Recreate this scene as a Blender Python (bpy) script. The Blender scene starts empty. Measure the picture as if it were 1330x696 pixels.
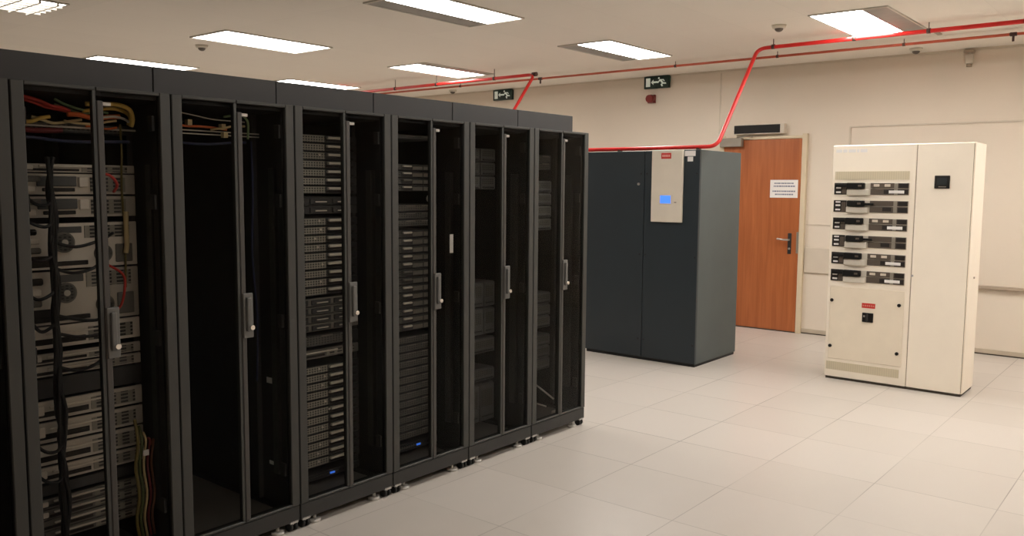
import bpy, bmesh, math, random
from mathutils import Vector, Matrix
random.seed(7)
COL = bpy.context.scene.collection
PI = math.pi

# ------------------------------------------------------------------ materials
def lin(c):
    return tuple((x/12.92 if x <= .04045 else ((x+.055)/1.055)**2.4) for x in (v/255 for v in c))
def nd(nt, t, **kw):
    n = nt.nodes.new(t)
    for k, v in kw.items(): setattr(n, k, v)
    return n
MATS = {}
def mat(name, rgb, rough=.5, metal=0., var=.06, scale=9., spec=.5, bump=0., emit=None, es=0.):
    if name in MATS: return MATS[name]
    m = bpy.data.materials.new(name); m.use_nodes = True; nt = m.node_tree
    b = nt.nodes['Principled BSDF']; L = nt.links.new
    tc = nd(nt, 'ShaderNodeTexCoord'); no = nd(nt, 'ShaderNodeTexNoise')
    no.inputs['Scale'].default_value = scale; no.inputs['Detail'].default_value = 3
    L(tc.outputs['Object'], no.inputs['Vector'])
    r = nd(nt, 'ShaderNodeValToRGB'); c = lin(rgb)
    r.color_ramp.elements[0].position = .3; r.color_ramp.elements[1].position = .7
    r.color_ramp.elements[0].color = (*[x*(1-var) for x in c], 1)
    r.color_ramp.elements[1].color = (*[min(1, x*(1+var)) for x in c], 1)
    L(no.outputs['Fac'], r.inputs['Fac']); L(r.outputs['Color'], b.inputs['Base Color'])
    b.inputs['Roughness'].default_value = rough; b.inputs['Metallic'].default_value = metal
    b.inputs['Specular IOR Level'].default_value = spec
    if bump:
        bp = nd(nt, 'ShaderNodeBump'); bp.inputs['Strength'].default_value = bump; bp.inputs['Distance'].default_value = .003
        L(no.outputs['Fac'], bp.inputs['Height']); L(bp.outputs['Normal'], b.inputs['Normal'])
    if emit:
        b.inputs['Emission Color'].default_value = (*lin(emit), 1); b.inputs['Emission Strength'].default_value = es
    MATS[name] = m
    return m
def grid_mat(name, rgb, hole, pitch, rough=.5, axes=(0, 2), duty=.55):
    """perforated or louvred sheet: dark holes on a lattice of the two given object axes (a pitch of 0 = slots)"""
    if name in MATS: return MATS[name]
    m = bpy.data.materials.new(name); m.use_nodes = True; nt = m.node_tree; L = nt.links.new
    b = nt.nodes['Principled BSDF']; b.inputs['Roughness'].default_value = rough
    tc = nd(nt, 'ShaderNodeTexCoord'); sp = nd(nt, 'ShaderNodeSeparateXYZ'); L(tc.outputs['Object'], sp.inputs[0])
    fac = None
    for a, p in zip(axes, pitch):
        if not p: continue
        d = nd(nt, 'ShaderNodeMath', operation='DIVIDE'); L(sp.outputs[a], d.inputs[0]); d.inputs[1].default_value = p
        f = nd(nt, 'ShaderNodeMath', operation='FRACT'); L(d.outputs[0], f.inputs[0])
        g = nd(nt, 'ShaderNodeMath', operation='LESS_THAN'); L(f.outputs[0], g.inputs[0]); g.inputs[1].default_value = duty
        if fac is None: fac = g.outputs[0]
        else:
            k = nd(nt, 'ShaderNodeMath', operation='MULTIPLY'); L(fac, k.inputs[0]); L(g.outputs[0], k.inputs[1]); fac = k.outputs[0]
    mx = nd(nt, 'ShaderNodeMix', data_type='RGBA'); L(fac, mx.inputs[0])
    mx.inputs[6].default_value = (*lin(rgb), 1); mx.inputs[7].default_value = (*lin(hole), 1)
    L(mx.outputs[2], b.inputs['Base Color'])
    MATS[name] = m
    return m
def glass_mat():
    m = bpy.data.materials.new('tinted_glass'); m.use_nodes = True; nt = m.node_tree; nt.nodes.clear(); L = nt.links.new
    o = nd(nt, 'ShaderNodeOutputMaterial'); t = nd(nt, 'ShaderNodeBsdfTransparent'); g = nd(nt, 'ShaderNodeBsdfGlossy')
    no = nd(nt, 'ShaderNodeTexNoise'); no.inputs['Scale'].default_value = 2.
    tc = nd(nt, 'ShaderNodeTexCoord'); L(tc.outputs['Object'], no.inputs['Vector'])
    r = nd(nt, 'ShaderNodeValToRGB'); r.color_ramp.elements[0].color = (.86, .86, .855, 1); r.color_ramp.elements[1].color = (.9, .9, .895, 1)
    L(no.outputs['Fac'], r.inputs['Fac']); L(r.outputs['Color'], t.inputs['Color'])
    g.inputs['Roughness'].default_value = .03; g.inputs['Color'].default_value = (.5, .5, .5, 1)
    fr = nd(nt, 'ShaderNodeFresnel'); fr.inputs['IOR'].default_value = 1.12
    mx = nd(nt, 'ShaderNodeMixShader'); L(fr.outputs[0], mx.inputs[0]); L(t.outputs[0], mx.inputs[1]); L(g.outputs[0], mx.inputs[2])
    L(mx.outputs[0], o.inputs['Surface'])
    return m
def floor_mat():
    m = bpy.data.materials.new('floor_tiles'); m.use_nodes = True; nt = m.node_tree; L = nt.links.new
    b = nt.nodes['Principled BSDF']; b.inputs['Roughness'].default_value = .3; b.inputs['Specular IOR Level'].default_value = .35
    tc = nd(nt, 'ShaderNodeTexCoord'); sp = nd(nt, 'ShaderNodeSeparateXYZ'); L(tc.outputs['Object'], sp.inputs[0])
    def M(op, a, c):
        n = nd(nt, 'ShaderNodeMath', operation=op)
        for i, v in enumerate((a, c)):
            if v is None: continue
            if isinstance(v, (int, float)): n.inputs[i].default_value = v
            else: L(v, n.inputs[i])
        return n.outputs[0]
    cells = []; seams = []
    for ax, off in ((0, -1.7232+60), (1, -.6881*-1+60)):
        v = M('DIVIDE', M('ADD', sp.outputs[ax], (1.7232 if ax == 0 else .6881)+60), .6)
        cells.append(M('FLOOR', v, None)); f = M('FRACT', v, None)
        d = M('MINIMUM', f, M('SUBTRACT', 1., f)); seams.append(M('LESS_THAN', d, .0042))
    seam = M('MAXIMUM', seams[0], seams[1])
    no = nd(nt, 'ShaderNodeTexNoise'); no.inputs['Scale'].default_value = .9; L(tc.outputs['Object'], no.inputs['Vector'])
    ns = nd(nt, 'ShaderNodeMapRange'); L(no.outputs['Fac'], ns.inputs[0]); ns.inputs[1].default_value = .35; ns.inputs[2].default_value = .65
    ns.inputs[3].default_value = .12; ns.inputs[4].default_value = .75
    fac = M('MULTIPLY', seam, ns.outputs[0])
    cx = nd(nt, 'ShaderNodeCombineXYZ'); L(cells[0], cx.inputs[0]); L(cells[1], cx.inputs[1])
    wn = nd(nt, 'ShaderNodeTexWhiteNoise', noise_dimensions='3D'); L(cx.outputs[0], wn.inputs['Vector'])
    n2 = nd(nt, 'ShaderNodeTexNoise'); n2.inputs['Scale'].default_value = 6.; n2.inputs['Detail'].default_value = 6; L(tc.outputs['Object'], n2.inputs['Vector'])
    mixv = M('ADD', M('MULTIPLY', wn.outputs['Value'], .5), M('MULTIPLY', n2.outputs['Fac'], .5))
    r = nd(nt, 'ShaderNodeValToRGB'); r.color_ramp.elements[0].color = (*FLOOR_A, 1); r.color_ramp.elements[1].color = (*FLOOR_B, 1)
    L(mixv, r.inputs['Fac'])
    mx = nd(nt, 'ShaderNodeMix', data_type='RGBA'); L(fac, mx.inputs[0]); L(r.outputs['Color'], mx.inputs[6]); mx.inputs[7].default_value = (.1, .08, .065, 1)
    L(mx.outputs[2], b.inputs['Base Color'])
    rr = nd(nt, 'ShaderNodeMapRange'); L(n2.outputs['Fac'], rr.inputs[0]); rr.inputs[3].default_value = .24; rr.inputs[4].default_value = .4
    L(rr.outputs[0], b.inputs['Roughness'])
    return m
def ceiling_mat():
    m = bpy.data.materials.new('ceiling_board'); m.use_nodes = True; nt = m.node_tree; L = nt.links.new
    b = nt.nodes['Principled BSDF']; b.inputs['Roughness'].default_value = .9; b.inputs['Specular IOR Level'].default_value = .1
    tc = nd(nt, 'ShaderNodeTexCoord'); mp = nd(nt, 'ShaderNodeMapping'); mp.inputs['Location'].default_value = (.35+12.3, 1.24+12.3, 0)
    L(tc.outputs['Object'], mp.inputs['Vector'])
    br = nd(nt, 'ShaderNodeTexBrick'); br.offset = 0; br.inputs['Scale'].default_value = 1.; br.inputs['Mortar Size'].default_value = .003
    br.inputs['Brick Width'].default_value = 1.23; br.inputs['Row Height'].default_value = .615
    c = lin((240, 233, 223))
    br.inputs['Color1'].default_value = (*c, 1); br.inputs['Color2'].default_value = (*[x*.97 for x in c], 1); br.inputs['Mortar'].default_value = (*[x*.93 for x in c], 1)
    L(mp.outputs[0], br.inputs['Vector']); L(br.outputs['Color'], b.inputs['Base Color'])
    return m
def wood_mat():
    m = bpy.data.materials.new('door_veneer'); m.use_nodes = True; nt = m.node_tree; L = nt.links.new
    b = nt.nodes['Principled BSDF']; b.inputs['Roughness'].default_value = .38
    tc = nd(nt, 'ShaderNodeTexCoord'); mp = nd(nt, 'ShaderNodeMapping'); mp.inputs['Scale'].default_value = (3, 9, .5); L(tc.outputs['Object'], mp.inputs['Vector'])
    no = nd(nt, 'ShaderNodeTexNoise'); no.inputs['Scale'].default_value = 3.; no.inputs['Detail'].default_value = 8; no.inputs['Distortion'].default_value = .6
    L(mp.outputs[0], no.inputs['Vector'])
    r = nd(nt, 'ShaderNodeValToRGB'); r.color_ramp.elements[0].position = .3; r.color_ramp.elements[1].position = .75
    r.color_ramp.elements[0].color = (*lin((160, 88, 47)), 1); r.color_ramp.elements[1].color = (*lin((184, 108, 62)), 1)
    L(no.outputs['Fac'], r.inputs['Fac']); L(r.outputs['Color'], b.inputs['Base Color'])
    return m
def emit_mat(name, rgb, strength):
    m = bpy.data.materials.new(name); m.use_nodes = True; nt = m.node_tree; nt.nodes.clear(); L = nt.links.new
    o = nd(nt, 'ShaderNodeOutputMaterial'); e = nd(nt, 'ShaderNodeEmission'); e.inputs['Color'].default_value = (*rgb, 1); e.inputs['Strength'].default_value = strength
    L(e.outputs[0], o.inputs['Surface'])
    return m
FLOOR_A = lin((194, 186, 177)); FLOOR_B = lin((206, 198, 190))
LIGHT = 15.
M_black = mat('rack_black', (34, 33, 33), .55)
M_post = mat('rack_post_charcoal', (57, 57, 54), .55, var=.04)
M_strip = mat('door_stile_grey', (66, 63, 60), .45)
M_trough = mat('trough_charcoal', (52, 51, 51), .6, var=.04)
M_inner = mat('rack_inner_black', (17, 17, 18), .65)
M_rail = mat('mounting_rail_grey', (52, 51, 50), .5, .3)
M_bottom = mat('rack_bottom_grey', (112, 107, 100), .6)
M_glass = glass_mat()
M_handle = mat('handle_grey', (98, 97, 94), .4)
M_chrome = mat('bright_metal', (230, 226, 220), .18, .9, var=.02)
M_zinc = mat('zinc_steel', (176, 172, 166), .35, .7)
M_plinth = mat('plinth_charcoal', (44, 44, 43), .55, var=.04)
M_foot = mat('foot_pale_grey', (200, 196, 190), .5)
M_rubber = mat('castor_rubber', (30, 29, 28), .7)
M_sgrey = mat('server_grey', (112, 108, 100), .5)
M_sdark = mat('server_dark', (44, 43, 43), .5)
M_silver = mat('server_silver', (196, 187, 174), .4, .15)
M_white = mat('server_white', (226, 216, 202), .5)
M_bar = mat('pull_bar_pale', (206, 198, 184), .35)
M_perf = grid_mat('server_perforated', (146, 142, 130), (40, 38, 36), (.016, .012))
M_perf_dark = grid_mat('server_perforated_dark', (84, 82, 76), (26, 26, 25), (.018, .012))
M_slots = grid_mat('server_vent_slots', (150, 144, 132), (52, 50, 47), (.05, .0145), duty=.6)
M_blade = mat('enclosure_grey', (84, 84, 82), .5)
M_cream = mat('cabinet_cream', (250, 239, 222), .45, var=.02, scale=4)
M_cream2 = mat('cabinet_cream_darker', (238, 225, 204), .5, var=.02)  # slightly darker cream for the lower door
M_gap = mat('seam_dark', (66, 58, 48), .7)
M_acf = mat('ac_front_slate', (32, 42, 48), .42, var=.04, scale=5)
M_acs = mat('ac_side_grey', (78, 86, 86), .5, var=.04, scale=5)
M_acb = mat('ac_base_black', (20, 21, 22), .6)
M_panel = mat('control_panel_beige', (214, 204, 188), .5, var=.02)
M_red = mat('pipe_red', (206, 34, 30), .35, var=.05)
M_red2 = mat('pipe_rust_red', (184, 84, 58), .45, var=.06)
M_clip = mat('pipe_clip_dark', (70, 42, 36), .5)
M_paper = mat('paper_white', (236, 232, 228), .7, var=.01)
M_ink = mat('ink_blue_grey', (120, 124, 142), .7)
M_redlab = mat('label_red', (196, 44, 36), .5)
M_wall = mat('wall_paint', (225, 213, 197), .75, var=.02, scale=1.5, spec=.2)
M_trim = mat('trim_paint', (210, 198, 181), .6, var=.02)
M_trimd = mat('trim_dark_paint', (168, 152, 134), .6, var=.02)  # darker trim colour for the ledge, brackets and seams
M_base = mat('baseboard_paint', (190, 176, 156), .5, var=.03)
M_frame = mat('door_frame_cream', (216, 200, 172), .5, var=.02)
M_grey = mat('closer_grey', (150, 142, 130), .4, .3)
M_dbox = mat('warning_box_black', (26, 22, 20), .5, spec=.25)
M_sign = mat('exit_sign_green_black', (14, 44, 36), .4)
M_pict = mat('exit_sign_white', (226, 236, 226), .5, emit=(226, 236, 226), es=.15)
M_siren = mat('siren_red', (120, 34, 28), .4)
M_det = mat('detector_white', (214, 206, 192), .5)
M_detd = mat('detector_dark', (88, 80, 72), .4)
M_LIT = {k: emit_mat('lit_diffuser_%d' % (k*10), (1., .965, .915), LIGHT*k) for k in (.5, .7, 1., 1.5, 1.7, 1.9)}
LITK = {(2, 0): 1.9, (2, 1): 1.7, (1, 1): 1.7, (2, 2): 1.7, (1, 2): .7, (1, 3): .7, (1, 4): .7, (2, 3): 1., (2, 4): 1., (1, 0): 1., (0, 0): .5, (0, 1): .5, (0, 2): .5, (0, 3): .5, (0, 4): .5}
M_unlit = mat('unlit_louvre', (150, 146, 140), .6)
M_lframe = mat('luminaire_frame', (196, 190, 180), .5)
M_screen = mat('screen_blue', (60, 110, 240), .3, emit=(70, 125, 255), es=1.2)
M_ledb = mat('led_blue', (60, 110, 220), .3, emit=(70, 130, 255), es=.6)

# ------------------------------------------------------------------ mesh helpers
class MB:
    def __init__(s): s.bm = bmesh.new()
    def box(s, x0, x1, y0, y1, z0, z1, bev=0., seg=1):
        r = bmesh.ops.create_cube(s.bm, size=1.)
        for v in r['verts']:
            v.co = Vector((x0+(v.co.x+.5)*(x1-x0), y0+(v.co.y+.5)*(y1-y0), z0+(v.co.z+.5)*(z1-z0)))
        if bev:
            es = list({e for v in r['verts'] for e in v.link_edges})
            bmesh.ops.bevel(s.bm, geom=es, offset=bev, segments=seg, profile=.5, affect='EDGES', clamp_overlap=True)
        return s
    def cyl(s, c, axis, r, h, seg=20, r2=None):
        """cylinder centred at c along the given axis"""
        q = Vector(axis).normalized().to_track_quat('Z', 'Y')
        res = bmesh.ops.create_cone(s.bm, cap_ends=True, segments=seg, radius1=r, radius2=(r if r2 is None else r2), depth=h)
        vs = res['verts']
        for v in vs: v.co = q @ v.co + Vector(c)
        for f in {f for v in vs for f in v.link_faces}:
            if len(f.verts) == 4: f.smooth = True
        return s
    def ball(s, c, r, sx=1, sy=1, sz=1, cut=None):
        res = bmesh.ops.create_uvsphere(s.bm, u_segments=20, v_segments=12, radius=r)
        for v in res['verts']:
            v.co = Vector((c[0]+v.co.x*sx, c[1]+v.co.y*sy, c[2]+v.co.z*sz))
        for f in {f for v in res['verts'] for f in v.link_faces}: f.smooth = True
        return s
    def tube(s, pts, r, seg=8, smooth=0):
        pts = [Vector(p) for p in pts]
        if smooth:
            out = []
            for i in range(len(pts)-1):
                p0 = pts[max(i-1, 0)]; p1 = pts[i]; p2 = pts[i+1]; p3 = pts[min(i+2, len(pts)-1)]
                for k in range(smooth):
                    t = k/smooth
                    out.append(.5*((2*p1)+(p2-p0)*t+(2*p0-5*p1+4*p2-p3)*t*t+(3*p1-p0-3*p2+p3)*t**3))
            out.append(pts[-1]); pts = out
        rings = []; up = Vector((0, 0, 1))
        prev = None
        for i, p in enumerate(pts):
            d = (pts[min(i+1, len(pts)-1)]-pts[max(i-1, 0)]).normalized()
            if prev is None:
                a = d.cross(up)
                if a.length < .05: a = d.cross(Vector((1, 0, 0)))
                a.normalize()
            else:
                a = prev-d*prev.dot(d)
                if a.length < 1e-4: a = d.orthogonal()
                a.normalize()
            prev = a; b = d.cross(a)
            rings.append([s.bm.verts.new(p+a*(r*math.cos(2*PI*k/seg))+b*(r*math.sin(2*PI*k/seg))) for k in range(seg)])
        for i in range(len(rings)-1):
            for k in range(seg):
                f = s.bm.faces.new((rings[i][k], rings[i][(k+1) % seg], rings[i+1][(k+1) % seg], rings[i+1][k])); f.smooth = True
        s.bm.faces.new(rings[0][::-1]); s.bm.faces.new(rings[-1])
        return s
    def poly(s, pts, thick):
        """flat polygon pushed along thick"""
        t = Vector(thick)
        a = [s.bm.verts.new(Vector(p)) for p in pts]; b = [s.bm.verts.new(Vector(p)+t) for p in pts]
        n = len(a)
        s.bm.faces.new(a); s.bm.faces.new(b[::-1])
        for i in range(n): s.bm.faces.new((a[i], b[i], b[(i+1) % n], a[(i+1) % n]))
        return s
    def build(s, name, m, parent=None, loc=None, mesh_only=False):
        bmesh.ops.recalc_face_normals(s.bm, faces=s.bm.faces)
        me = bpy.data.meshes.new(name); s.bm.to_mesh(me); s.bm.free(); me.materials.append(m)
        o = bpy.data.objects.new(name, me); COL.objects.link(o)
        if parent: o.parent = parent
        if loc: o.location = loc
        return o
def tag(o, label, cat, group=None, kind=None):
    if label: o['label'] = label
    if cat: o['category'] = cat
    if group: o['group'] = group
    if kind: o['kind'] = kind
    return o
def thing(name, label, cat, loc=(0, 0, 0), rz=0., group=None):
    o = bpy.data.objects.new(name, None); COL.objects.link(o); o.location = loc; o.rotation_euler = (0, 0, rz); o.empty_display_size = .05
    return tag(o, label, cat, group)
KIDS = {}
def copy_tree(o, parent=None):
    c = o.copy(); COL.objects.link(c)
    if parent: c.parent = parent
    for ch in [k for k in bpy.data.objects if k.parent == o]: copy_tree(ch, c)
    return c
def struct(o): o['kind'] = 'structure'; return o
def box(name, m, b, parent=None, bev=0., seg=1):
    return MB().box(*b, bev=bev, seg=seg).build(name, m, parent)

# ------------------------------------------------------------------ measures
XW = 4.67; ZC = 3.0
W = .5903; RH = 1.98; RD = 1.1
YL, YR, XF = 8.6, -6.2, -8.0

# ------------------------------------------------------------------ setting
struct(box('floor', floor_mat(), (XF, XW, YR, YL, -.05, 0)))
struct(box('ceiling', ceiling_mat(), (XF, XW, YR, YL, ZC, ZC+.05)))
struct(box('wall_back', M_wall, (XW, XW+.1, YR, YL, 0, ZC)))
struct(box('wall_left', M_wall, (XF, XW, YL, YL+.1, 0, ZC)))
struct(box('wall_right', M_wall, (XF, XW, YR-.1, YR, 0, ZC)))
struct(box('wall_front', M_wall, (XF-.1, XF, YR, YL, 0, ZC)))
DY0, DY1, DH = .305, 1.235, 2.18
def baseboard(name, y0, y1):
    m = MB(); m.box(XW-.012, XW, y0, y1, .012, .056, bev=.003)
    o = struct(m.build(name, M_base)); box('shadow_gap', M_gap, (XW-.008, XW, y0, y1, 0, .012), o); return o
baseboard('baseboard_back', YR, DY0-.055); baseboard('baseboard_rear', DY1+.055, YL)
# door with its frame
d = MB().box(XW-.045, XW-.003, DY0+.003, DY1-.003, .012, DH-.003, bev=.002).build('door_1', wood_mat()); struct(d)
fr = MB()
fr.box(XW-.05, XW-.001, DY0-.055, DY0, 0, DH+.05, bev=.003); fr.box(XW-.05, XW-.001, DY1, DY1+.055, 0, DH+.05, bev=.003); fr.box(XW-.05, XW-.001, DY0, DY1, DH, DH+.03, bev=.003)
struct(fr.build('trim_1', M_frame))
box('door_gap_shade', M_gap, (XW-.05, XW-.002, DY0, DY1, .0, .011), d)  # dark strip stands in for the shade in the gap under the door
h = MB(); h.box(XW-.054, XW-.044, .385, .427, .89, 1.125, bev=.004, seg=2); h = h.build('handle_plate', M_rail, d)
MB().tube([(XW-.05, .41, 1.05), (XW-.085, .41, 1.05), (XW-.1, .425, 1.05), (XW-.1, .48, 1.052), (XW-.098, .535, 1.058)], .0105, smooth=5).build('door_handle', M_zinc, d)
MB().cyl((XW-.056, .405, .95), (1, 0, 0), .012, .012).build('lock_cylinder', M_zinc, d)
MB().box(XW-.053, XW-.04, .307, .33, .9, 1.14, bev=.002).build('strike_plate', M_grey, d)
c = MB(); c.box(XW-.115, XW-.046, .99, 1.26, 2.1, 2.2, bev=.008, seg=2); c = c.build('door_closer', M_grey, d)
MB().tube([(XW-.1, 1.05, 2.205), (XW-.13, .93, 2.215), (XW-.06, .88, 2.215)], .009).build('closer_arm', M_grey, c)
# wall panel lines
struct(box('trim_2', M_trim, (XW-.012, XW, -.205, -.185, .06, 2.29)))
struct(box('trim_3', M_trim, (XW-.013, XW, YR, -.19, 2.278, 2.292)))
m = MB().box(XW-.05, XW, YR, -.36, .655, .685, bev=.004); struct(m.build('trim_4', M_trimd))
m = MB().box(XW-.02, XW, -.185, .245, .69, .97, bev=.004); struct(m.build('trim_5', M_trim))
struct(box('trim_6', M_trim, (XW-.006, XW, -.185, .245, 1.222, 1.23)))
struct(box('trim_7', M_trim, (XW-.007, XW, 1.31, 1.326, 2.26, ZC-.03)))
struct(box('trim_8', M_trim, (XW-.02, XW, YR, YL, ZC-.02, ZC)))

# notice on the door
n = thing('paper_notice', 'white printed paper notice taped to the wooden door', 'notice', (XW-.0475, .495, 1.62))
box('paper', M_paper, (0, .0012, -.16, .16, -.1, .1), n)
for z, a, b2 in ((.062, .112, -.112), (.03, .118, -.13), (-.027, .13, -.135), (-.062, .1, -.112)):
    y = a; ik = MB()
    while y > b2:
        w = random.uniform(.012, .03); ik.box(-.0006, .0002, max(y-w, b2), y, z-.008, z+.007); y -= w+.005
    ik.build('printed_line', M_ink, n)
# dark warning box over the door
n = thing('warning_box', 'unlit black warning light box on the wall above the door', 'warning light', (XW, .805, 2.295))
MB().box(-.08, 0, -.3, .3, -.056, .056, bev=.004).build('housing', M_panel, n)
box('dark_screen', M_dbox, (-.083, -.079, -.255, .292, -.046, .046), n)
# exit signs
def exit_sign(y, label):
    n = thing('exit_sign', label, 'exit sign', (XW, y, 2.92), group='emergency exit signs on the back wall')
    MB().box(-.045, 0, -.175, .175, -.075, .075, bev=.004).build('housing', M_sign, n)
    box('ceiling_bracket', M_grey, (-.03, -.01, -.15, .15, .075, .08), n)
    x = -.0465; T = (.0016, 0, 0)
    MB().box(x, x+.0015, .085, .145, -.052, .052).build('door_symbol', M_pict, n)
    a = MB(); a.poly([(x, .075, 0), (x, .04, .032), (x, .04, .011), (x, -.02, .011), (x, -.02, -.011), (x, .04, -.011), (x, .04, -.032)], T); a.build('arrow_symbol', M_pict, n)
    r = MB(); r.cyl((x+.0008, -.035, .046), (1, 0, 0), .012, .0015, 14)
    r.poly([(x, -.04, .032), (x, -.065, .03), (x, -.1, -.008), (x, -.08, -.02), (x, -.06, .0)], T)
    r.poly([(x, -.1, -.008), (x, -.135, -.012), (x, -.14, -.03), (x, -.1, -.028), (x, -.08, -.02)], T)
    r.poly([(x, -.088, -.012), (x, -.06, -.03), (x, -.075, -.058), (x, -.095, -.052), (x, -.085, -.034), (x, -.104, -.02)], T)
    r.poly([(x, -.045, .028), (x, -.02, .0), (x, .0, .005), (x, .0, -.006), (x, -.026, -.014), (x, -.056, .016)], T)
    r.poly([(x, -.065, .03), (x, -.1, .03), (x, -.118, .008), (x, -.108, .002), (x, -.092, .018), (x, -.07, .018)], T)
    r.build('running_figure_symbol', M_pict, n)
exit_sign(2.16, 'dark green exit sign on the wall directly above the red siren')
exit_sign(4.64, 'dark green exit sign seen just above the racks, left of the slanting red pipe')
n = thing('wall_siren', 'small round dark red siren on the wall under the exit sign', 'siren', (XW, 2.235, 2.72))
MB().box(-.03, .0, -.05, .05, -.05, .05).build('base', M_siren, n)
MB().cyl((-.06, 0, 0), (1, 0, 0), .046, .06, 24, .055).build('horn', M_siren, n)
n = thing('wall_sensor', 'small white sensor unit high on the wall above the cream cabinet', 'sensor', (XW, -1.31, 2.9))
MB().box(-.05, 0, -.035, .035, -.05, .045, bev=.012, seg=2).build('housing', M_det, n)
MB().box(-.06, 0, -.045, .05, .06, .085, bev=.004).build('bracket', M_trimd, n)
MB().box(-.03, -.005, -.012, .012, .04, .065).build('neck', M_det, n)
MB().cyl((-.026, 0, -.062), (0, 0, 1), .024, .03).build('lens', M_trimd, n)

# ceiling lights
GX = (-2.32, .225, 2.705); GY = (-3.41, -.95, 1.52, 3.97, 6.43)
LAB = {(0, 3): 'square lattice ceiling light at the top left corner of the photo', (1, 3): 'fully lit ceiling light beyond the racks, beside the left ceiling detector',
       (1, 2): 'long lit ceiling light cut by the top edge of the photo', (2, 2): 'lit ceiling light with dark left edge above the exit sign over the siren',
       (2, 1): 'half lit ceiling light with grey strip behind the red pipe above the cream cabinet', (2, 3): 'lit ceiling light touching the bend of the left red pipe',
       (1, 4): 'thin sliver of lit ceiling light just above the left end of the racks', (2, 4): 'thin sliver of lit ceiling light above the middle racks, nearest the red pipe end'}
for i, gx in enumerate(GX):
    for j, gy in enumerate(GY):
        seen = (i, j) in LAB
        if not seen and j == 0 and i == 2: pass
        n = thing('ceiling_light', LAB.get((i, j), 'recessed ceiling light outside the picture, in the ceiling behind the viewer'), 'ceiling light', (gx, gy, ZC), group='recessed ceiling lights')
        a, b2 = .585, .29
        f = MB(); t = .014
        f.box(-a-t, a+t, -b2-t, -b2, -.012, 0); f.box(-a-t, a+t, b2, b2+t, -.012, 0); f.box(-a-t, -a, -b2, b2, -.012, 0); f.box(a, a+t, -b2, b2, -.012, 0)
        f.build('frame', M_lframe, n)
        lo, hi = -b2, b2
        if j == 1: lo = -.1
        if j == 2: hi = .095
        if (i, j) == (2, 3): lo = -.15
        box('diffuser', M_LIT[LITK.get((i, j), 1.)], (-a, a, lo, hi, -.006, -.001), n)
        if lo > -b2: box('unlit_louvre', M_unlit, (-a, a, -b2, lo, -.006, -.001), n)
        if hi < b2: box('unlit_louvre', M_unlit, (-a, a, hi, b2, -.006, -.001), n)
        if (i, j) == (0, 3):
            g = MB()
            for k in range(-4, 5): g.box(k*.13-.008, k*.13+.008, -b2, b2, -.03, -.007)
            for k in range(-2, 3): g.box(-a, a, k*.1-.008, k*.1+.008, -.03, -.007)
            g.build('lattice', M_lframe, n)
# ceiling smoke detectors
for x, y, lab in ((-.036, 4.633, 'domed ceiling detector above the racks beside the fully lit ceiling light'), (2.382, -.301, 'domed ceiling detector above the air conditioner, left of the half lit light'),
                  (4.335, -.897, 'domed ceiling detector close to the back wall behind the thin pipe'), (4.3, 5.3, 'distant tiny ceiling detector above the left exit sign')):
    n = thing('smoke_detector', lab, 'smoke detector', (x, y, ZC), group='ceiling detectors')
    MB().cyl((0, 0, -.014), (0, 0, 1), .052, .028, 24, .062).build('base', M_det, n)
    MB().ball((0, 0, -.028), .036, sz=.8).build('dome', M_detd, n)

# red pipes
def fillet(pts, rad, n=6):
    out = [Vector(pts[0])]
    for i in range(1, len(pts)-1):
        p = Vector(pts[i]); a = (Vector(pts[i-1])-p).normalized(); b2 = (Vector(pts[i+1])-p).normalized()
        A = p+a*rad; B = p+b2*rad
        for k in range(n+1):
            t = k/n; out.append(A*(1-t)**2+p*2*t*(1-t)+B*t*t)
    out.append(Vector(pts[-1])); return out
n = thing('red_pipe', 'thick bright red pipe along the ceiling dipping down over the air conditioner', 'pipe', (3., 0, 2.93))
P0 = Vector((3., 0, 2.93))
pts = [(3., YR+.01, 2.935), (3., .15, 2.927), (2.215, .155, 1.987), (2.215, 2.8, 1.982), (3., 2.8, 2.892), (3., YL-.01, 2.875)]
MB().tube([p-P0 for p in fillet(pts, .09)], .018, 12).build('tube', M_red, n)
for y in (-2.03, -1.33, -.73, .0, 3.4, 4.35, 5.1):
    z = 2.93 if y < 1 else 2.892-(y-2.8)*.003
    MB().cyl((0, y, z-2.93), (0, 1, 0), .022, .03, 16).box(-.003, .003, y-.003, y+.003, z-2.93+.018, ZC-2.93).build('pipe_clip', M_clip, n)
for y in (.33, 1.15): MB().box(2.19-3., 2.24-3., y-.012, y+.012, 1.961-2.93, 1.978-2.93).build('pipe_clip', M_clip, n)
MB().cyl((0, 2.8, -.036), (0, 1, 0), .024, .06, 16).build('elbow_socket', M_clip, n)
n = thing('sampling_pipe', 'thin rust red pipe running straight along the ceiling near the back wall', 'pipe', (3.71, 0, 2.95))
MB().tube([(0, YR+.01, 0), (0, YL-.01, 0)], .0125, 10).build('tube', M_red2, n)
for y in (-2.2, -.95, .25, 1.4, 4.6): MB().cyl((0, y, 0), (0, 1, 0), .016, .025, 12).box(-.0025, .0025, y-.0025, y+.0025, .012, .05).build('pipe_clip', M_clip, n)
for y in (-1.83, 3.26): MB().cyl((0, y, -.03), (0, 0, 1), .01, .06, 10).box(-.016, .016, y-.03, y+.03, -.016, .016, bev=.006).build('nozzle', M_clip, n)
n = box('ceiling_bracket', M_trimd, (3.36, 3.62, -1.29, -1.255, ZC-.012, ZC)); tag(n, 'short grey bracket strip on the ceiling between the two red pipes', 'bracket')

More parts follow.
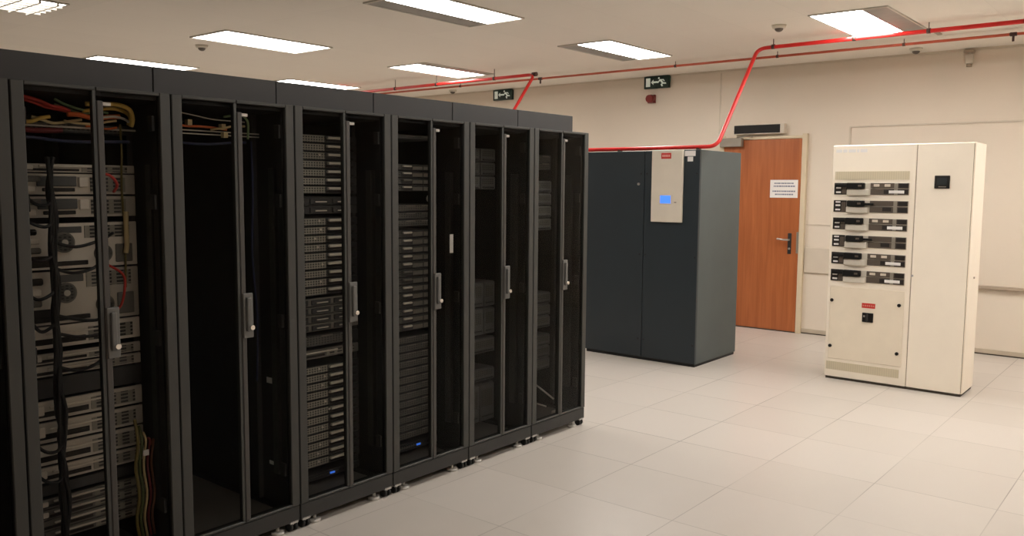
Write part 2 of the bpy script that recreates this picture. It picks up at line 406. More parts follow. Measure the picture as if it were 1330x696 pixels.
# ------------------------------------------------------------------ air conditioner
AX, AY, AW, AD, AH = 2.17, .292, 1.2, .856, 1.96
def fy(y): return y-AY
n = thing('air_conditioner', 'large dark slate air conditioning cabinet standing in front of the wooden door', 'air conditioner', (AX, AY, 0))
box('base', M_acb, (.02, AD-.01, .01, AW-.01, 0, .03), n)
MB().box(.025, AD, .0, AW, .025, AH, bev=.004).build('body', M_acs, n)
sx = .85-AY
MB().box(0, .026, .0, sx-.003, .03, AH, bev=.003).build('door', M_acf, n)
MB().box(0, .026, sx+.003, AW, .03, AH, bev=.003).build('door', M_acf, n)
k = MB(); k.cyl((-.006, fy(.908), 1.655), (1, 0, 0), .012, .014); k.build('lock_knob', M_zinc, n)
for y in (fy(.315), fy(.825), fy(.885)):
    for z in (.2, 1., 1.75):
        MB().cyl((-.001, y, z), (1, 0, 0), .008, .006, 12).build('screw', M_acb, n)
pn = MB().box(-.03, -.0005, fy(.446), fy(.76), 1.31, AH+.004, bev=.004).build('control_panel', M_panel, n)
MB().box(-.033, -.029, fy(.545), fy(.672), 1.472, 1.56, bev=.002).build('screen_bezel', M_det, pn)
box('screen', M_screen, (-.0345, -.032, fy(.557), fy(.661), 1.482, 1.551), pn)
box('button', M_clip, (-.033, -.029, fy(.52), fy(.498), 1.488, 1.494), pn)
lg = MB().box(-.0325, -.0295, fy(.56), fy(.662), 1.884, 1.936, bev=.002).build('red_badge', M_redlab, pn)
t = MB()
for kx in range(5): t.box(-.0335, -.032, fy(.573)+kx*.0165, fy(.573)+kx*.0165+.011, 1.9, 1.92)
t.build('badge_lettering', mat('badge_pale', (228, 170, 158), .5), pn)
box('sticker', M_paper, (-.0015, -.0002, fy(.335), fy(.441), 1.905, 1.952), n)
box('sticker', M_paper, (-.0015, -.0002, fy(.358), fy(.412), 1.858, 1.9), n)

# ------------------------------------------------------------------ cream distribution cabinet
CX, CYR, CW, CD, CH = 2.561, -1.814, 1.074, .402, 1.987
n = thing('distribution_cabinet', 'tall cream electrical cabinet with rows of breakers standing on the tiles', 'electrical cabinet', (CX, CYR, 0))
def cy(y): return y-CYR
YS = cy(-1.401)
box('base', M_gap, (.012, CD-.01, .01, CW-.01, 0, .022), n)
MB().box(.02, CD, 0, CW, .02, CH, bev=.004).build('body', M_cream, n)
box('seam', M_trimd, (.008, .0205, .009, .013, .03, CH-.01), n)
rd = MB().box(0, .0215, .012, YS-.003, .022, CH-.004, bev=.003).build('right_door', M_cream, n)
box('seam', M_trimd, (.006, .0205, YS-.003, YS+.004, .03, CH-.01), n)
lf = MB()
lf.box(0, .0215, YS+.004, CW-.001, .022, CH-.004, bev=.003); lf = lf.build('left_front', M_cream, n)
mt = MB().box(-.012, 0, cy(-1.648), cy(-1.539), 1.631, 1.732, bev=.003).build('meter', M_dbox, rd)
box('meter_screen', mat('meter_glass', (52, 56, 58), .2), (-.0135, -.0115, cy(-1.63), cy(-1.557), 1.66, 1.715), mt)
box('meter_label', M_grey, (-.0135, -.0115, cy(-1.625), cy(-1.57), 1.641, 1.648), mt)
MB().cyl((-.004, cy(-1.41), .932), (1, 0, 0), .009, .01).build('lock', M_zinc, rd)
MB().cyl((.2, -.004, .93), (0, 1, 0), .008, .008).build('side_screw', M_trimd, n)
# vents, logo, lower door
M_vent = grid_mat('vent_louvre', (214, 202, 174), (206, 193, 166), (.018, 0), axes=(1, 2), duty=.5)
box('vent_grille', M_vent, (-.0025, .001, cy(-1.353), cy(-.765), 1.699, 1.768), lf)
lo = MB(); y = cy(-.765)
for wd in (.05, .035, .06, .02, .055): lo.box(-.0015, 0, y-wd, y, 1.925, 1.952); y -= wd+.008
lo.build('faded_lettering', M_paper, lf)
dr = MB().box(-.008, .0, cy(-1.362), cy(-.765), .178, .8, bev=.004).build('lower_door', M_cream2, n)
box('vent_grille', M_vent, (-.0025, .001, cy(-1.345), cy(-.755), .082, .152), lf)
rl = box('red_label', M_redlab, (-.0095, -.0075, cy(-1.139), cy(-1.032), .637, .678), dr)
t = MB()
for kx in range(6): t.box(-.0102, -.009, cy(-1.13)+kx*.016, cy(-1.13)+kx*.016+.01, .65, .664)
t.build('label_lettering', mat('label_pale', (206, 130, 116), .5), rl)
sw = MB().box(-.018, -.007, cy(-1.128), cy(-1.04), .52, .598, bev=.003).build('rotary_switch', M_dbox, dr)
MB().box(-.04, -.017, cy(-1.09), cy(-1.078), .53, .588, bev=.003).build('switch_knob', M_sdark, sw)
MB().box(-.0195, -.0175, cy(-1.063), cy(-1.05), .562, .576).build('switch_mark', M_zinc, sw)
for y, z in ((cy(-.785), .681), (cy(-.785), .288), (cy(-1.325), .683), (cy(-1.325), .285)):
    MB().cyl((-.013, y, z), (1, 0, 0), .014, .012, 16).build('lock', M_dbox, dr)
# breaker rows
M_mod = mat('breaker_brown_grey', (88, 78, 69), .5, spec=.3)
M_modd = mat('breaker_dark', (38, 33, 30), .5, spec=.3)
M_tray = mat('breaker_tray_grey', (206, 198, 184), .5)
M_hand = mat('breaker_handle_black', (20, 18, 17), .6, spec=.2)
for k in range(6):
    z1 = 1.675-k*.1455; z0 = z1-.1; b_type = k in (1, 3)
    u = MB().box(-.006, .004, cy(-1.356), cy(-.762), z0, z1, bev=.003).build('breaker_row', M_tray, n)
    YA = cy(-.765)
    q = MB().box(-.012, -.005, YA-.105, YA, z0+.002, z1-.002, bev=.002).build('terminal_block', M_modd, u)
    t = MB()
    for j, zz in enumerate((.078, .05, .014)):
        if b_type or j: t.box(-.0145, -.011, YA-.056, YA-.016, z0+zz, z0+zz+.013, bev=.002)
    t.build('terminal_tag', M_paper, u)
    MB().box(-.014, -.005, YA-.1, YA-.065, z0+.008, z1-.016, bev=.002).build('terminal_cover', M_mod, u)
    MB().box(-.03, -.005, YA-.285, YA-.108, z0-.004, z0+.046, bev=.004).build('tray', M_tray, u)
    if b_type: MB().box(-.05, -.005, YA-.255, YA-.118, z0+.05, z0+.098, bev=.008, seg=2).box(-.04, -.02, YA-.33, YA-.25, z0+.06, z0+.08, bev=.004).build('breaker_handle', M_hand, u)
    else: MB().box(-.05, -.005, YA-.25, YA-.108, z0+.05, z0+.1, bev=.008, seg=2).box(-.04, -.02, YA-.12, YA-.012, z0+.062, z0+.088, bev=.004).build('breaker_handle', M_hand, u)
    MB().box(-.055, -.049, YA-.232, YA-.205, z0+.066, z0+.082, bev=.002).build('handle_mark', M_mod, u)
    YB = cy(-1.353)
    for za, zb in ((z0+.056, z1-.002), (z0+.002, z0+.052)): MB().box(-.012, -.005, YB, YB+.295, za, zb, bev=.002).build('breaker_module', M_mod, u)
    WN = [(YB+.004, YB+.075, z0+.06, z1-.006)]
    WN += [(YB+.004, YB+.075, z0+.008, z0+.046), (YB+.125, YB+.195, z0+.014, z0+.046)] if b_type else [(YB+.004, YB+.19, z0+.01, z0+.044)]
    for wq in WN: MB().box(-.014, -.011, *wq, bev=.001).build('module_window', M_modd, u)
    MB().box(-.0145, -.011, YB+.082, YB+.11, z0+.004, z1-.004, bev=.001).build('module_divider', M_grey, u)
    if not b_type:
        for yy in (YB+.14, YB+.225): MB().box(-.0145, -.011, yy, yy+.045, z0+.068, z0+.088, bev=.002).build('display', M_trim, u)
        MB().box(-.0155, -.0135, YB+.032, YB+.15, z0+.014, z0+.038, bev=.001).build('white_label', M_paper, u)

# ------------------------------------------------------------------ server racks
EY = .22
def make_rack():
    n = thing('server_rack', 'rack', 'server rack')
    f = MB()
    for x0, x1 in ((.004, .05), (W-.05, W-.004)):
        f.box(x0, x1, .03, .07, .05, RH); f.box(x0, x1, RD-.05, RD-.012, .05, RH)
    f.box(.004, W-.004, .03, RD-.012, RH-.03, RH)
    f.box(.05, W-.05, .03, .07, .05, .12); f.box(.05, W-.05, RD-.05, RD-.012, .05, .12)
    f.box(.004, .05, .07, RD-.05, .05, .09); f.box(W-.05, W-.004, .07, RD-.05, .05, .09)
    f.build('frame', M_inner, n)
    box('bottom_light_block', M_bottom, (.05, W-.05, .07, RD-.05, .075, .085), n)  # added plate: blocks light entering under the rack, stands in for floor
    for x0 in (.002, W-.0045): box('side_panel', M_inner, (x0, x0+.0025, .03, RD-.012, .05, RH-.002), n)
    box('rear_door', M_inner, (.004, W-.004, RD-.012, RD, .05, RH), n)
    MB().box(.003, W-.003, .004, .03, .045, .118, bev=.003).build('plinth', M_plinth, n)
    c = W/2
    for s in (-1, 1):
        x = c+s*.232
        r = MB(); r.box(x-.012, x+.012, EY+.001, EY+.004, .12, RH-.03); r.box(*sorted((x+s*.012, x+s*.0095)), EY+.004, EY+.04, .12, RH-.03)
        r.build('mounting_rail', M_rail, n)
        r = MB(); r.box(x-.012, x+.012, .92, .923, .12, RH-.03); r.build('mounting_rail', M_rail, n)
    # castors and levelling feet
    for y in (.026, RD-.08):
        for s in (-1, 1):
            x = c+s*(W/2-.035)
            k = MB(); k.box(x-.022, x+.022, y-.022, y+.022, .04, .052); k.cyl((x, y, .04), (0, 0, 1), .012, .02, 12); k = k.build('castor', M_foot, n)
            w = MB(); w.cyl((x-.013, y, .021), (1, 0, 0), .021, .014, 18); w.cyl((x+.013, y, .021), (1, 0, 0), .021, .014, 18); w.build('twin_wheel', M_rubber, k)
            x = c+s*(W/2-.105)
            k = MB(); k.cyl((x, y+.012, .008), (0, 0, 1), .03, .016, 18); k.cyl((x, y+.012, .035), (0, 0, 1), .009, .04, 10); k.build('levelling_foot', M_foot, n)
    # two glass leaves
    z0, z1 = .122, RH
    for s in (0, 1):
        xa, xb = (.003, c-.0015) if s == 0 else (c+.0015, W-.003)
        oa, ob = ((xa, xa+.044) if s == 0 else (xb-.044, xb))
        ia, ib = ((xb-.012, xb) if s == 0 else (xa, xa+.024))
        g = MB(); g.box(oa, ob, 0, .024, z0, z1, bev=.003)
        lo_, hi_ = ((ob, ib) if s == 0 else (ia, oa))
        g.box(min(lo_, hi_), max(lo_, hi_), 0, .024, z1-.014, z1, bev=.003); g.box(min(lo_, hi_), max(lo_, hi_), 0, .024, z0, z0+.012, bev=.003)
        if s == 0: g.box(ia, ib, 0, .024, z0+.012, z1-.014)
        dd = g.build('door', M_post, n)
        if s == 1: MB().box(ia, ib, -.002, .02, z0+.012, z1-.05, bev=.003).build('door_stile', M_strip, dd)
        else: dd_l = dd
        gx0, gx1 = ((ob, ia) if s == 0 else (ib, oa))
        box('glass_pane', M_glass, (gx0, gx1, .009, .014, z0+.012, z1-.014), dd)
        if s == 1:
            MB().box(xa+.003, xa+.052, -.012, .0, .955, 1.152, bev=.004, seg=2).box(xa+.014, xa+.036, -.026, -.011, .985, 1.135, bev=.005, seg=2).build('swing_handle', M_handle, dd)
            MB().cyl((xa+.034, -.026, 1.002), (0, 1, 0), .0105, .014, 16).build('lock_knob', M_chrome, dd)
            MB().box(xa+.002, xa+.055, .002, .03, 1.912, 1.926, bev=.002).build('latch', M_zinc, dd)
        hx = xb-.06 if s == 1 else xa+.052
        for z in (.3, 1.0, 1.55, 1.86):
            MB().box(hx-.006, hx+.006, .025, .06, z-.03, z+.03, bev=.002).build('hinge', M_rail, dd)
    return n
RLAB = ['black glass door server rack cut off by the left edge of the photo',
        'black server rack holding silver equipment under tangled red and yellow cables',
        'almost empty black server rack with a few orange and yellow cables at its top',
        'black server rack packed with slim servers, just right of the almost empty rack',
        'black server rack with upright white strip on its inner side, fourth fully visible rack',
        'black server rack with bulky grey enclosures, second from the end near the air conditioner',
        'last black server rack at the row end near the air conditioner']
RSHORT = ['the leftmost cut-off rack', 'the silver equipment rack', 'the almost empty rack', 'the fullest server rack', 'the white-strip rack', 'the bulky enclosure rack', 'the far end rack']
proto = make_rack()
RX = [-(7-i)*W for i in range(7)]
for i in range(7):
    r = proto if i == 0 else copy_tree(proto)
    r.location = (RX[i], 0, 0); r['label'] = RLAB[i]; r['group'] = 'glass door server racks in the row'
# cable troughs on the rack roofs
for i in range(7):
    n = thing('cable_trough', 'black roof cable trough on top of ' + RSHORT[i], 'cable trough', (RX[i], .134, RH), group='roof cable troughs along the racks')
    MB().box(.002, W-.002, 0, .012, .0, .117, bev=.002).build('front_panel', M_trough, n)
    t = MB(); t.box(.002, W-.002, .012, .42, 0, .012); t.box(.002, W-.002, .408, .42, .012, .117); t.box(.002, .014, .012, .408, .012, .117); t.box(W-.014, W-.002, .012, .408, .012, .117)
    t.build('tray', M_trough, n)

# ------------------------------------------------------------------ equipment
def jit(a): return random.uniform(-a, a)
ORD = 'first second third fourth fifth sixth seventh eighth ninth tenth eleventh twelfth thirteenth fourteenth fifteenth sixteenth seventeenth eighteenth nineteenth twentieth'.split()
ORD += ['twenty-'+o for o in ORD[:9]] + ['thirtieth'] + ['thirty-'+o for o in ORD[:9]]
COUNT = {}
def zc(z): return 1.621+(z-1.621)*.983
def unit(i, z0, z1, style, desc, cat='server', name='rack_server', depth=.68, w=.483):
    k = COUNT.get(i, 0); COUNT[i] = k+1
    h = z1-z0; cx = RX[i]+W/2
    if i >= 5: w = .436
    n = thing(name, f'{desc}, {ORD[k]} from top in {RSHORT[i]}', cat, (cx, EY+(0 if i < 5 else .05), z0), group='equipment in ' + RSHORT[i])
    body = {'silver': M_silver, 'white': M_white, 'grey': M_sgrey, 'dark': M_sdark, 'blade': M_blade}
    st = style.split()
    m = body[st[1]] if len(st) > 1 else M_sgrey
    box('chassis', M_sdark, (-.217, .217, .0005, depth, .001, h-.001), n)
    g = MB(); g.box(-w/2, w/2, -.012, 0, .0008, h-.0008, bev=.0015); g.build('front_panel', M_sdark if st[0] in ('pull', 'left', 'thin', 'ups') else m, n)
    if st[0] == 'pull':
        g = MB(); g.box(-.215, .035, -.014, -.011, .004, h-.004); g.build('perforated_grille', M_perf, n)
        g = MB(); a = .045+random.uniform(-.006, .006); g.box(a, a+.105, -.03, -.012, h*.5, h-.007, bev=.004, seg=2); g.build('pull_bar', M_bar, n)
        g = MB(); g.box(.045, .222, -.014, -.011, .005, h*.4, bev=.001); g.build('drive_bay', M_modd, n)
        if random.random() < .6: MB().cyl((.01+random.uniform(-.05, .04), -.016, h*.6), (0, 1, 0), .006, .006, 10).build('button', M_silver, n)
    elif st[0] == 'left':
        g = MB(); g.box(-.03, .035, -.028, -.012, h*.52, h-.008, bev=.004, seg=2); g.build('pull_bar', M_bar if random.random() < .75 else M_sgrey, n)
        g = MB(); g.box(-.21, -.04, -.014, -.011, .006, h-.006); g.build('perforated_grille', M_perf_dark, n)
        for x in (.05, .135): MB().box(x, x+.078, -.0145, -.011, .005, h-.012, bev=.0015).build('drive_bay', M_sgrey, n)
    elif st[0] == 'thin':
        g = MB(); g.box(-.2, .2, -.014, -.011, .006, h-.006); g.build('perforated_grille', M_perf_dark, n)
        for x in (-.16, .0, .12): MB().box(x, x+.07, -.016, -.012, h-.012, h-.006).build('edge_bar', M_sgrey, n)
    elif st[0] == 'bays':
        for x in (-.2, -.06, .08):
            for q in range(max(1, round(h/.03))):
                zz = .006+q*(h-.01)/max(1, round(h/.03))
                b_ = MB().box(x, x+.12, -.018, -.011, zz, zz+(h-.01)/max(1, round(h/.03))-.004, bev=.002).build('drive_bay', M_sdark, n)
                MB().box(x+.03, x+.1, -.022, -.017, zz+.008, zz+.014, bev=.001).build('bay_handle', M_bar, b_)
    elif st[0] == 'array':
        MB().box(-.14, .006, -.02, -.011, h*.4, h-.01, bev=.002).build('dark_bezel', M_blade, n)
        MB().box(.014, .05, -.022, -.011, h*.36, h-.012, bev=.003).build('bright_cover', M_white, n)
        MB().box(-.12, .0, -.018, -.011, .012, h*.32, bev=.002).build('lower_slot', M_modd, n)
        MB().box(.06, .2, -.015, -.011, .01, h-.012).build('vent_slots', M_slots, n)
        for q_ in range(2): MB().box(-.225, -.15+q_*.02, -.03, -.011, .01+q_*h*.48, h*.4+q_*h*.48, bev=.004).build('cable_plug', (M_white, M_sgrey)[q_], n)
    elif st[0] == 'fan':
        q = 0
        for x, r in ((-.05, .04), (.1, .036)):
            zz = h*(.58 if q == 0 else .3); q += 1
            rg = MB().cyl((x, -.016, zz), (0, 1, 0), r, .01, 28).build('fan_ring', M_sgrey, n)
            MB().cyl((x, -.021, zz), (0, 1, 0), r*.82, .006, 28).build('fan_grille', M_perf_dark, rg)
            MB().cyl((x, -.025, zz), (0, 1, 0), r*.3, .006, 18).build('fan_hub', M_bar, rg)
        MB().box(-.21, -.1, -.015, -.011, .01, h*.3, bev=.002).build('power_socket', M_modd, n)
        for q_ in range(3): MB().box(-.22, -.145+jit(.012), -.03, -.011, h*(.36+q_*.2), h*(.49+q_*.2), bev=.005).build('cable_plug', (M_sgrey, M_white, M_modd)[q_], n)
        MB().box(-.1, .02, -.0135, -.011, h*.78, h*.92, bev=.001).build('dark_slot', M_blade, n)
        MB().box(.03, .21, -.015, -.011, h*.66, h-.012).build('vent_slots', M_slots, n)
        MB().box(-.2, .04, -.017, -.011, .012, .03, bev=.002).build('port_row', M_modd, n)
        MB().box(.15, .22, -.018, -.011, .015, h*.5, bev=.003).build('power_module', M_sgrey, n)
    elif st[0] == 'slots':
        MB().box(-.2, .02, -.0145, -.011, h*.18, h*.45, bev=.001).build('port_row', M_modd, n)
        MB().box(.03, .21, -.0145, -.011, h*.15, h*.8).build('vent_slots', M_slots, n)
        MB().box(-.13, .1, -.021, -.012, h*.62, h*.62+.007, bev=.002).build('edge_bar', M_white, n)
        if random.random() < .5: MB().box(-.22, -.15, -.02, -.011, h*.3, h*.8, bev=.003).build('power_plug', M_white, n)
    elif st[0] == 'blade':
        nx = int(st[2]); ww = .432/nx
        for a in range(nx):
            x = -.216+a*ww
            b_ = MB().box(x+.003, x+ww-.003, -.024, -.011, .004, h-.004, bev=.004, seg=2).build('module', M_blade, n)
            MB().box(x+.02, x+ww-.02, -.03, -.023, h*.12, h*.12+.01, bev=.002).build('module_handle', M_sdark, b_)
            MB().box(x+.02, x+ww-.02, -.0255, -.0235, h*.4, h*.85).build('module_vent', M_perf_dark, b_)
    elif st[0] == 'ups':
        MB().box(-.2, .2, -.016, -.011, .015, h-.015).build('vent_slots', M_perf_dark, n)
        MB().box(-.02+UPSX, .012+UPSX, -.02, -.011, h*.35, h*.6, bev=.002).build('blue_lamp', M_ledb, n)
        MB().box(.1, .17, -.018, -.011, h*.3, h*.7, bev=.002).build('display', M_modd, n)
    return n
UPSX = 0
def stack(i, ztop, n, pitch, style, desc, **kw):
    for k in range(n): unit(i, zc(ztop)-(k+1)*pitch+.001, zc(ztop)-k*pitch-.001, style, desc, **kw)
# rack with silver equipment
def u1(z0, z1, style, desc, **k): unit(1, zc(z0), zc(z1), style, desc, **k)
u1(1.82, 1.86, 'thin grey', 'slim patch panel under coloured cables', cat='patch panel', name='network_patch_unit', depth=.1)
u1(1.664, 1.698, 'slots silver', 'slim pale grey unit')
u1(1.578, 1.66, 'array silver', 'silver disk array with dark bezel', cat='disk array', name='disk_array')
u1(1.488, 1.572, 'array silver', 'silver disk array with dark bezel', cat='disk array', name='disk_array')
u1(1.285, 1.466, 'fan white', 'white unit with round fans')
u1(1.068, 1.278, 'fan silver', 'silver unit with round fans')
u1(.975, 1.062, 'slots white', 'pale unit with vents')
u1(.914, .956, 'slots silver', 'slim silver unit')
u1(.864, .908, 'slots silver', 'slim silver unit')
u1(.778, .858, 'blank dark', 'plain black blanking panel', cat='blanking panel', name='blanking_panel', depth=.05)
for a, b2 in ((.69, .768), (.6, .682), (.51, .592), (.44, .502)): u1(a, b2, 'slots silver', 'silver vented unit')
u1(.386, .43, 'blank dark', 'plain black blanking panel', cat='blanking panel', name='blanking_panel', depth=.05)
for a in (.332, .288, .244, .2): u1(a, a+.041, 'slots grey', 'slim grey unit')
# rack full of slim servers
stack(3, 1.876, 7, .0419, 'pull', 'slim grey server with pale bar')
stack(3, 1.565, 2, .044, 'bays dark', 'slim dark server with drive bays')
stack(3, 1.46, 9, .0436, 'pull', 'slim grey server with pale bar')
stack(3, 1.05, 4, .0425, 'bays grey', 'slim grey server with drive bays')
stack(3, .86, 1, .06, 'thin dark', 'black server with thin edge bars')
stack(3, .785, 1, .048, 'slots grey', 'slim grey unit')
stack(3, .70, 12, .0435, 'pull', 'slim grey server with pale bar')
UPSX = .06; unit(3, .125, .16, 'ups dark', 'dark power unit with blue lamp', cat='power unit', name='power_unit')
# next rack
stack(4, 1.91, 1, .03, 'thin grey', 'slim dark switch')
stack(4, 1.745, 4, .038, 'left', 'slim server with short left bar')
stack(4, 1.52, 3, .042, 'thin grey', 'slim dim server')
stack(4, 1.375, 13, .0436, 'left', 'slim server with short left bar')
stack(4, .77, 13, .0455, 'thin grey', 'slim dim server')
UPSX = .09; unit(4, .125, .17, 'ups dark', 'dark power unit with blue lamp', cat='power unit', name='power_unit')
# bulky enclosures
stack(5, 1.86, 3, .085, 'blade blade 3', 'bulky grey enclosure', cat='enclosure', name='server_enclosure')
unit(5, zc(.86), zc(1.02), 'blade blade 4', 'bulky grey enclosure', cat='enclosure', name='server_enclosure')
unit(5, zc(.68), zc(.85), 'blade blade 4', 'bulky grey enclosure', cat='enclosure', name='server_enclosure')
unit(5, zc(.56), zc(.66), 'blade blade 2', 'bulky grey enclosure', cat='enclosure', name='server_enclosure')
unit(5, zc(.38), zc(.46), 'blade blade 2', 'bulky grey enclosure', cat='enclosure', name='server_enclosure')
unit(5, .14, zc(.36), 'blade blade 3', 'bulky grey enclosure', cat='enclosure', name='server_enclosure')
# far end rack
stack(6, 1.84, 2, .05, 'thin grey', 'slim dim server')
stack(6, 1.665, 4, .084, 'blade blade 2', 'square dark grey enclosure', cat='enclosure', name='server_enclosure')
stack(6, .895, 3, .082, 'blade blade 2', 'square dark grey enclosure', cat='enclosure', name='server_enclosure')
stack(6, .6, 3, .082, 'blade blade 2', 'square dark grey enclosure', cat='enclosure', name='server_enclosure')

# ------------------------------------------------------------------ power strips on the right inner side of racks
for i in range(1, 7):
    x1 = RX[i]+W-.0052
    n = thing('power_strip', 'slim black power strip on the right inner side of ' + RSHORT[i], 'power strip', (x1, .14, .25), group='power strips inside the racks')
    MB().box(-.03, -.0005, -.022, .022, 0, 1.45, bev=.003).build('housing', M_sdark, n)
    s = MB()
    for k in range(10): s.cyl((-.031, 0, .1+k*.135), (1, 0, 0), .014, .004, 12)
    s.build('sockets', M_rail, n)
n = box('white_strip', M_paper, (-1.329, -1.301, .0142, .0152, 1.254, 1.357)); tag(n, 'upright white strip behind the glass of the rack third from the far end', 'sticker')  # flat white strip just behind the right-hand glass
n = box('white_strip', M_paper, (RX[2]+W-.0065, RX[2]+W-.0055, .185, .245, .672, .7)); tag(n, 'small white label inside the almost empty rack, the upper one', 'sticker')
n = box('white_strip', M_paper, (RX[2]+W-.0065, RX[2]+W-.0055, .2, .235, .272, .29)); tag(n, 'tiny white label low inside the almost empty rack', 'sticker')

# ------------------------------------------------------------------ cables
CM = {k: mat('cable_'+k, c, .5) for k, c in dict(yellow=(214, 176, 84), red=(214, 66, 58), orange=(232, 112, 52), green=(150, 178, 130), white=(216, 208, 196), beige=(214, 190, 140), blue=(28, 36, 72), black=(24, 24, 25), maroon=(110, 34, 36), olive=(128, 112, 58), brown=(120, 70, 44)).items()}
CM['olive green'] = mat('cable_olive_green', (96, 104, 62), .5)
def cable(i, color, pts, r, label, cat='cable', group=None, name='patch_cable'):
    """pts: x from the rack's left side, y from its front, z"""
    r *= .85; P = [Vector(p) for p in pts]; o = Vector((RX[i], 0, 0))
    m = MB(); m.tube([p+o-(P[0]+o) for p in P], r, 7, smooth=6)
    ob = m.build(name, CM[color]); ob.location = P[0]+o
    return tag(ob, label, cat, group)
g1 = 'coloured cables across the top of the silver equipment rack'
def jit(a): return random.uniform(-a, a)
def run(i, color, x0, x1, z0, z1, y, r, label, group, sag=.015):
    pts = [(x0+(x1-x0)*t, y+jit(.004), z0+(z1-z0)*t-sag*math.sin(PI*t)+jit(.004)) for t in (0, .2, .4, .6, .8, 1)]
    return cable(i, color, pts, r, label, group=group)
T1 = ' cable at the top of the silver equipment rack'
run(1, 'yellow', .03, .2, 1.865, 1.87, .17, .009, 'thick yellow' + T1 + ', far left', g1)
run(1, 'red', .1, .27, 1.94, 1.895, .16, .008, 'thick red' + T1 + ', sloping down', g1, .0)
run(1, 'red', .12, .3, 1.93, 1.89, .2, .007, 'second red' + T1 + ', behind the sloping one', g1, .0)
run(1, 'green', .22, .42, 1.935, 1.9, .17, .006, 'pale green' + T1 + ', uppermost', g1, .01)
run(1, 'green', .23, .4, 1.92, 1.895, .2, .005, 'second pale green' + T1, g1, .01)
run(1, 'orange', .26, .46, 1.885, 1.885, .16, .011, 'thick orange' + T1 + ', centre', g1, .005)
run(1, 'beige', .14, .32, 1.868, 1.865, .18, .007, 'beige' + T1 + ', below the red one', g1)
run(1, 'beige', .25, .45, 1.862, 1.872, .17, .006, 'lower beige' + T1, g1)
cable(1, 'yellow', [(.31, .12, 1.925), (.37, .11, 1.928), (.43, .11, 1.93), (.48, .12, 1.915), (.492, .12, 1.88), (.49, .13, 1.85)], .011, 'thick yellow cable bending down the right side, in the silver equipment rack', group=g1)
cable(1, 'yellow', [(.32, .17, 1.9), (.4, .15, 1.915), (.46, .16, 1.915), (.51, .18, 1.895), (.515, .2, 1.86)], .009, 'second yellow cable bending down beside the thick one, silver equipment rack', group=g1)
cable(1, 'white', [(.34, .15, 1.87), (.42, .14, 1.885), (.47, .15, 1.88), (.5, .17, 1.87)], .006, 'white cable among the yellow ones at the top of the silver equipment rack', group=g1)
run(1, 'orange', .33, .45, 1.84, 1.842, .17, .005, 'thin orange' + T1 + ', lowest', g1, 0)
run(1, 'maroon', .04, .24, 1.838, 1.825, .17, .012, 'maroon' + T1 + ', low at left', g1)
run(1, 'blue', .06, .5, 1.795, 1.79, .17, .008, 'dark blue' + T1 + ', underneath', g1, .01)
n = box('cable_rail', M_bar, (RX[1]+.05, RX[1]+W-.05, .192, .2, zc(1.838), zc(1.845))); tag(n, 'pale horizontal cable rail under the cables in the silver equipment rack', 'rail')
cable(1, 'beige', [(.487, .19, 1.51), (.485, .19, 1.45), (.486, .19, 1.38), (.48, .19, 1.34)], .012, 'beige cable end hanging right of the white unit with round fans', group=None)
cable(1, 'red', [(.36, .18, 1.66), (.4, .14, 1.655), (.43, .14, 1.62), (.44, .19, 1.59)], .007, 'short red cable loop right of the disk arrays')
cable(1, 'red', [(.4, .19, 1.30), (.44, .14, 1.26), (.445, .14, 1.2), (.43, .15, 1.13), (.4, .19, 1.1)], .006, 'red cable loop beside the silver fan unit')
cable(1, 'olive', [(.475, .19, 1.86), (.482, .2, 1.75), (.478, .2, 1.6), (.484, .2, 1.4), (.48, .2, 1.2)], .005, 'thin olive cable hanging beside the disk arrays in the silver equipment rack')
# black bundle of power cables in front of the silver equipment
n = thing('cable_bundle', 'black bundle of hanging power cables in front of the silver equipment', 'cable bundle', (RX[1]+.185, .15, 0))
for k in range(6):
    MB().tube([(jit(.014), jit(.015), z) for z in (1.72, 1.6, 1.48, 1.36, 1.24, 1.12, 1., .88, .76, .64, .52, .4, .28, .16)], .0075, 7, smooth=4).build('strand', CM['black'], n)
for z, x1 in ((1.4, .24), (1.3, .2), (1.12, .22), (1.05, .25), (.92, .2), (1.56, -.1), (1.48, -.11), (1.36, -.1), (1.22, -.11), (1.1, -.1), (.62, -.1), (.5, -.1)):
    MB().tube([(0, 0, z), (x1*.3, -.02, z-.02), (x1*.7, -.015, z-.015+jit(.02)), (x1, .03, z+.02+jit(.02))], .0065, 7, smooth=5).build('branch', CM['black'], n)
g2 = 'coloured cables in a knot at the lower right of the silver equipment rack'
for k, (c, r) in enumerate((('olive', .008), ('olive green', .007), ('beige', .006), ('maroon', .006), ('brown', .006))):
    x = .462+k*.0165
    cable(1, c, [(x, .13, .66-k*.03), (x+.006, .12, .56), (x-.002, .13, .46), (x+.004, .12, .34), (x-.005, .13, .24), (x+.01, .14, .15)], r, c + ' cable in the knot hanging at lower right of the silver equipment', group=g2)
n = thing('cable_tag', 'white tag tied to the cable knot at lower right of the silver equipment', 'tag', (RX[1]+.49, .1, .52)); box('tag_plate', M_paper, (-.012, .012, -.001, .001, -.012, .012), n)
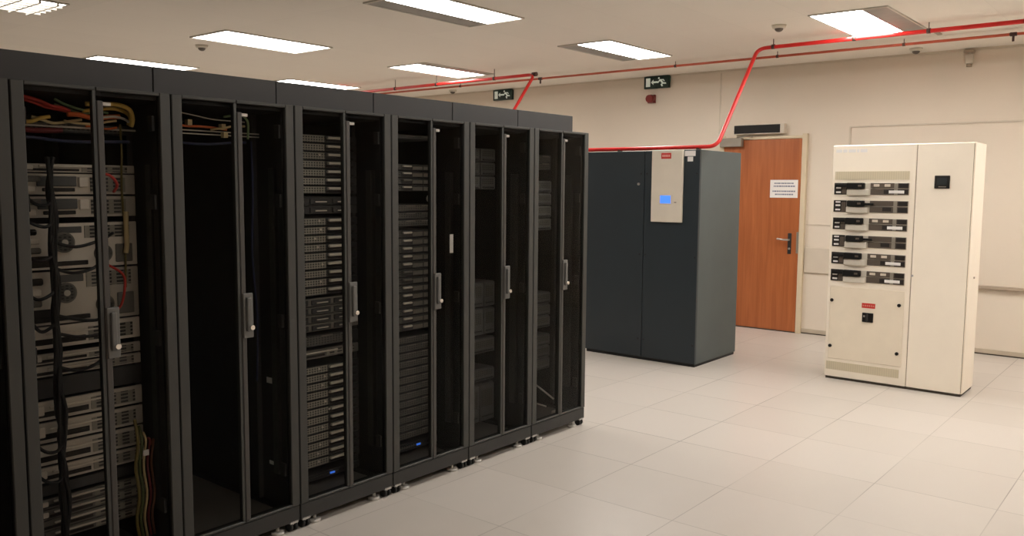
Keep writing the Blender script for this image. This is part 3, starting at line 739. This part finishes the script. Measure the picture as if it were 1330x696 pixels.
# almost empty rack
g3 = 'cables at the top of the almost empty rack'
T2 = ' cable at the top of the almost empty rack'
run(2, 'white', .06, .45, 1.935, 1.905, .18, .003, 'thin white' + T2 + ', uppermost', g3, .008)
run(2, 'orange', .04, .36, 1.873, 1.868, .18, .006, 'orange' + T2, g3, .0)
cable(2, 'beige', [(.28, .18, 1.86), (.33, .15, 1.87), (.38, .16, 1.88), (.45, .18, 1.885)], .006, 'beige' + T2 + ', beside the orange one', group=g3)
cable(2, 'green', [(.34, .17, 1.92), (.4, .14, 1.93), (.44, .15, 1.915), (.47, .18, 1.89), (.48, .2, 1.83)], .006, 'pale green looped' + T2, group=g3)
run(2, 'blue', .05, .47, 1.81, 1.815, .2, .007, 'dark blue' + T2 + ', underneath', g3, .012)
cable(2, 'blue', [(.49, .19, 1.82), (.5, .2, 1.6), (.49, .2, 1.3), (.51, .2, 1.0), (.5, .2, .7)], .006, 'dark blue cable hanging down inside the almost empty rack', group=None)
for k, z in enumerate((1.838, 1.852)):
    n = box('cable_rail', M_bar, (RX[2]+.05, RX[2]+W-.05, .2, .206, z, z+.005)); tag(n, ('lower', 'upper')[k] + ' pale cable rail under the orange cable in the almost empty rack', 'rail')
for k, (x, z) in enumerate(((.17, 1.885), (.33, 1.875), (.34, 1.84))):
    n = box('cable_plug', CM['beige'], (RX[2]+x-.01, RX[2]+x+.01, .155, .18, z-.012, z+.012)); tag(n, ('left', 'right upper', 'right lower')[k] + ' beige plug on the orange cable in the almost empty rack', 'plug')
# round white cap in the fourth rack, loose rods in the last rack
n = MB().cyl((0, 0, 0), (0, 1, 0), .02, .03, 20).build('round_cap', M_white); n.location = (RX[4]+.47, .19, zc(1.55)); tag(n, 'small round white cap between servers in the white-strip rack', 'cap')
n = MB().tube([(0, 0, 0), (.088, -.103, -.108)], .006, 8).build('loose_rod', M_zinc); n.location = (RX[6]+.302, .222, .304); tag(n, 'longer loose metal rod leaning low in the far end rack', 'rod')
n = MB().tube([(0, 0, 0), (.065, -.026, -.028)], .005, 8).build('loose_rod', M_bar); n.location = (RX[6]+.28, .176, .176); tag(n, 'short pale loose rod low in the far end rack', 'rod')
n = MB().box(-.022, .022, -.018, .018, 0, .04, bev=.004).build('small_adapter', M_white); n.location = (RX[6]+.37, .09, .0855); tag(n, 'small white adapter lying at the bottom of the far end rack', 'adapter')

# ------------------------------------------------------------------ camera and world
cam = bpy.data.cameras.new('camera'); co = bpy.data.objects.new('camera', cam); COL.objects.link(co)
F, R_, U = (0.770383, 0.630443, -0.095141), (0.633822, -0.773447, 0.007063), (0.069134, 0.065744, 0.995439)
CAMPOS = (-4.73993, -3.22318, 1.62109)
co.matrix_world = Matrix(((R_[0], U[0], -F[0], CAMPOS[0]), (R_[1], U[1], -F[1], CAMPOS[1]), (R_[2], U[2], -F[2], CAMPOS[2]), (0, 0, 0, 1)))
cam.sensor_width = 36; cam.sensor_fit = 'HORIZONTAL'; cam.lens = 1103.18/1330*36; cam.clip_start = .05
sc = bpy.context.scene; sc.camera = co
w = bpy.data.worlds.new('world'); sc.world = w; w.use_nodes = True
w.node_tree.nodes['Background'].inputs[0].default_value = (.02, .02, .02, 1)
sc.view_settings.view_transform = 'Standard'; sc.view_settings.exposure = 0.
sc.cycles.use_denoising = True
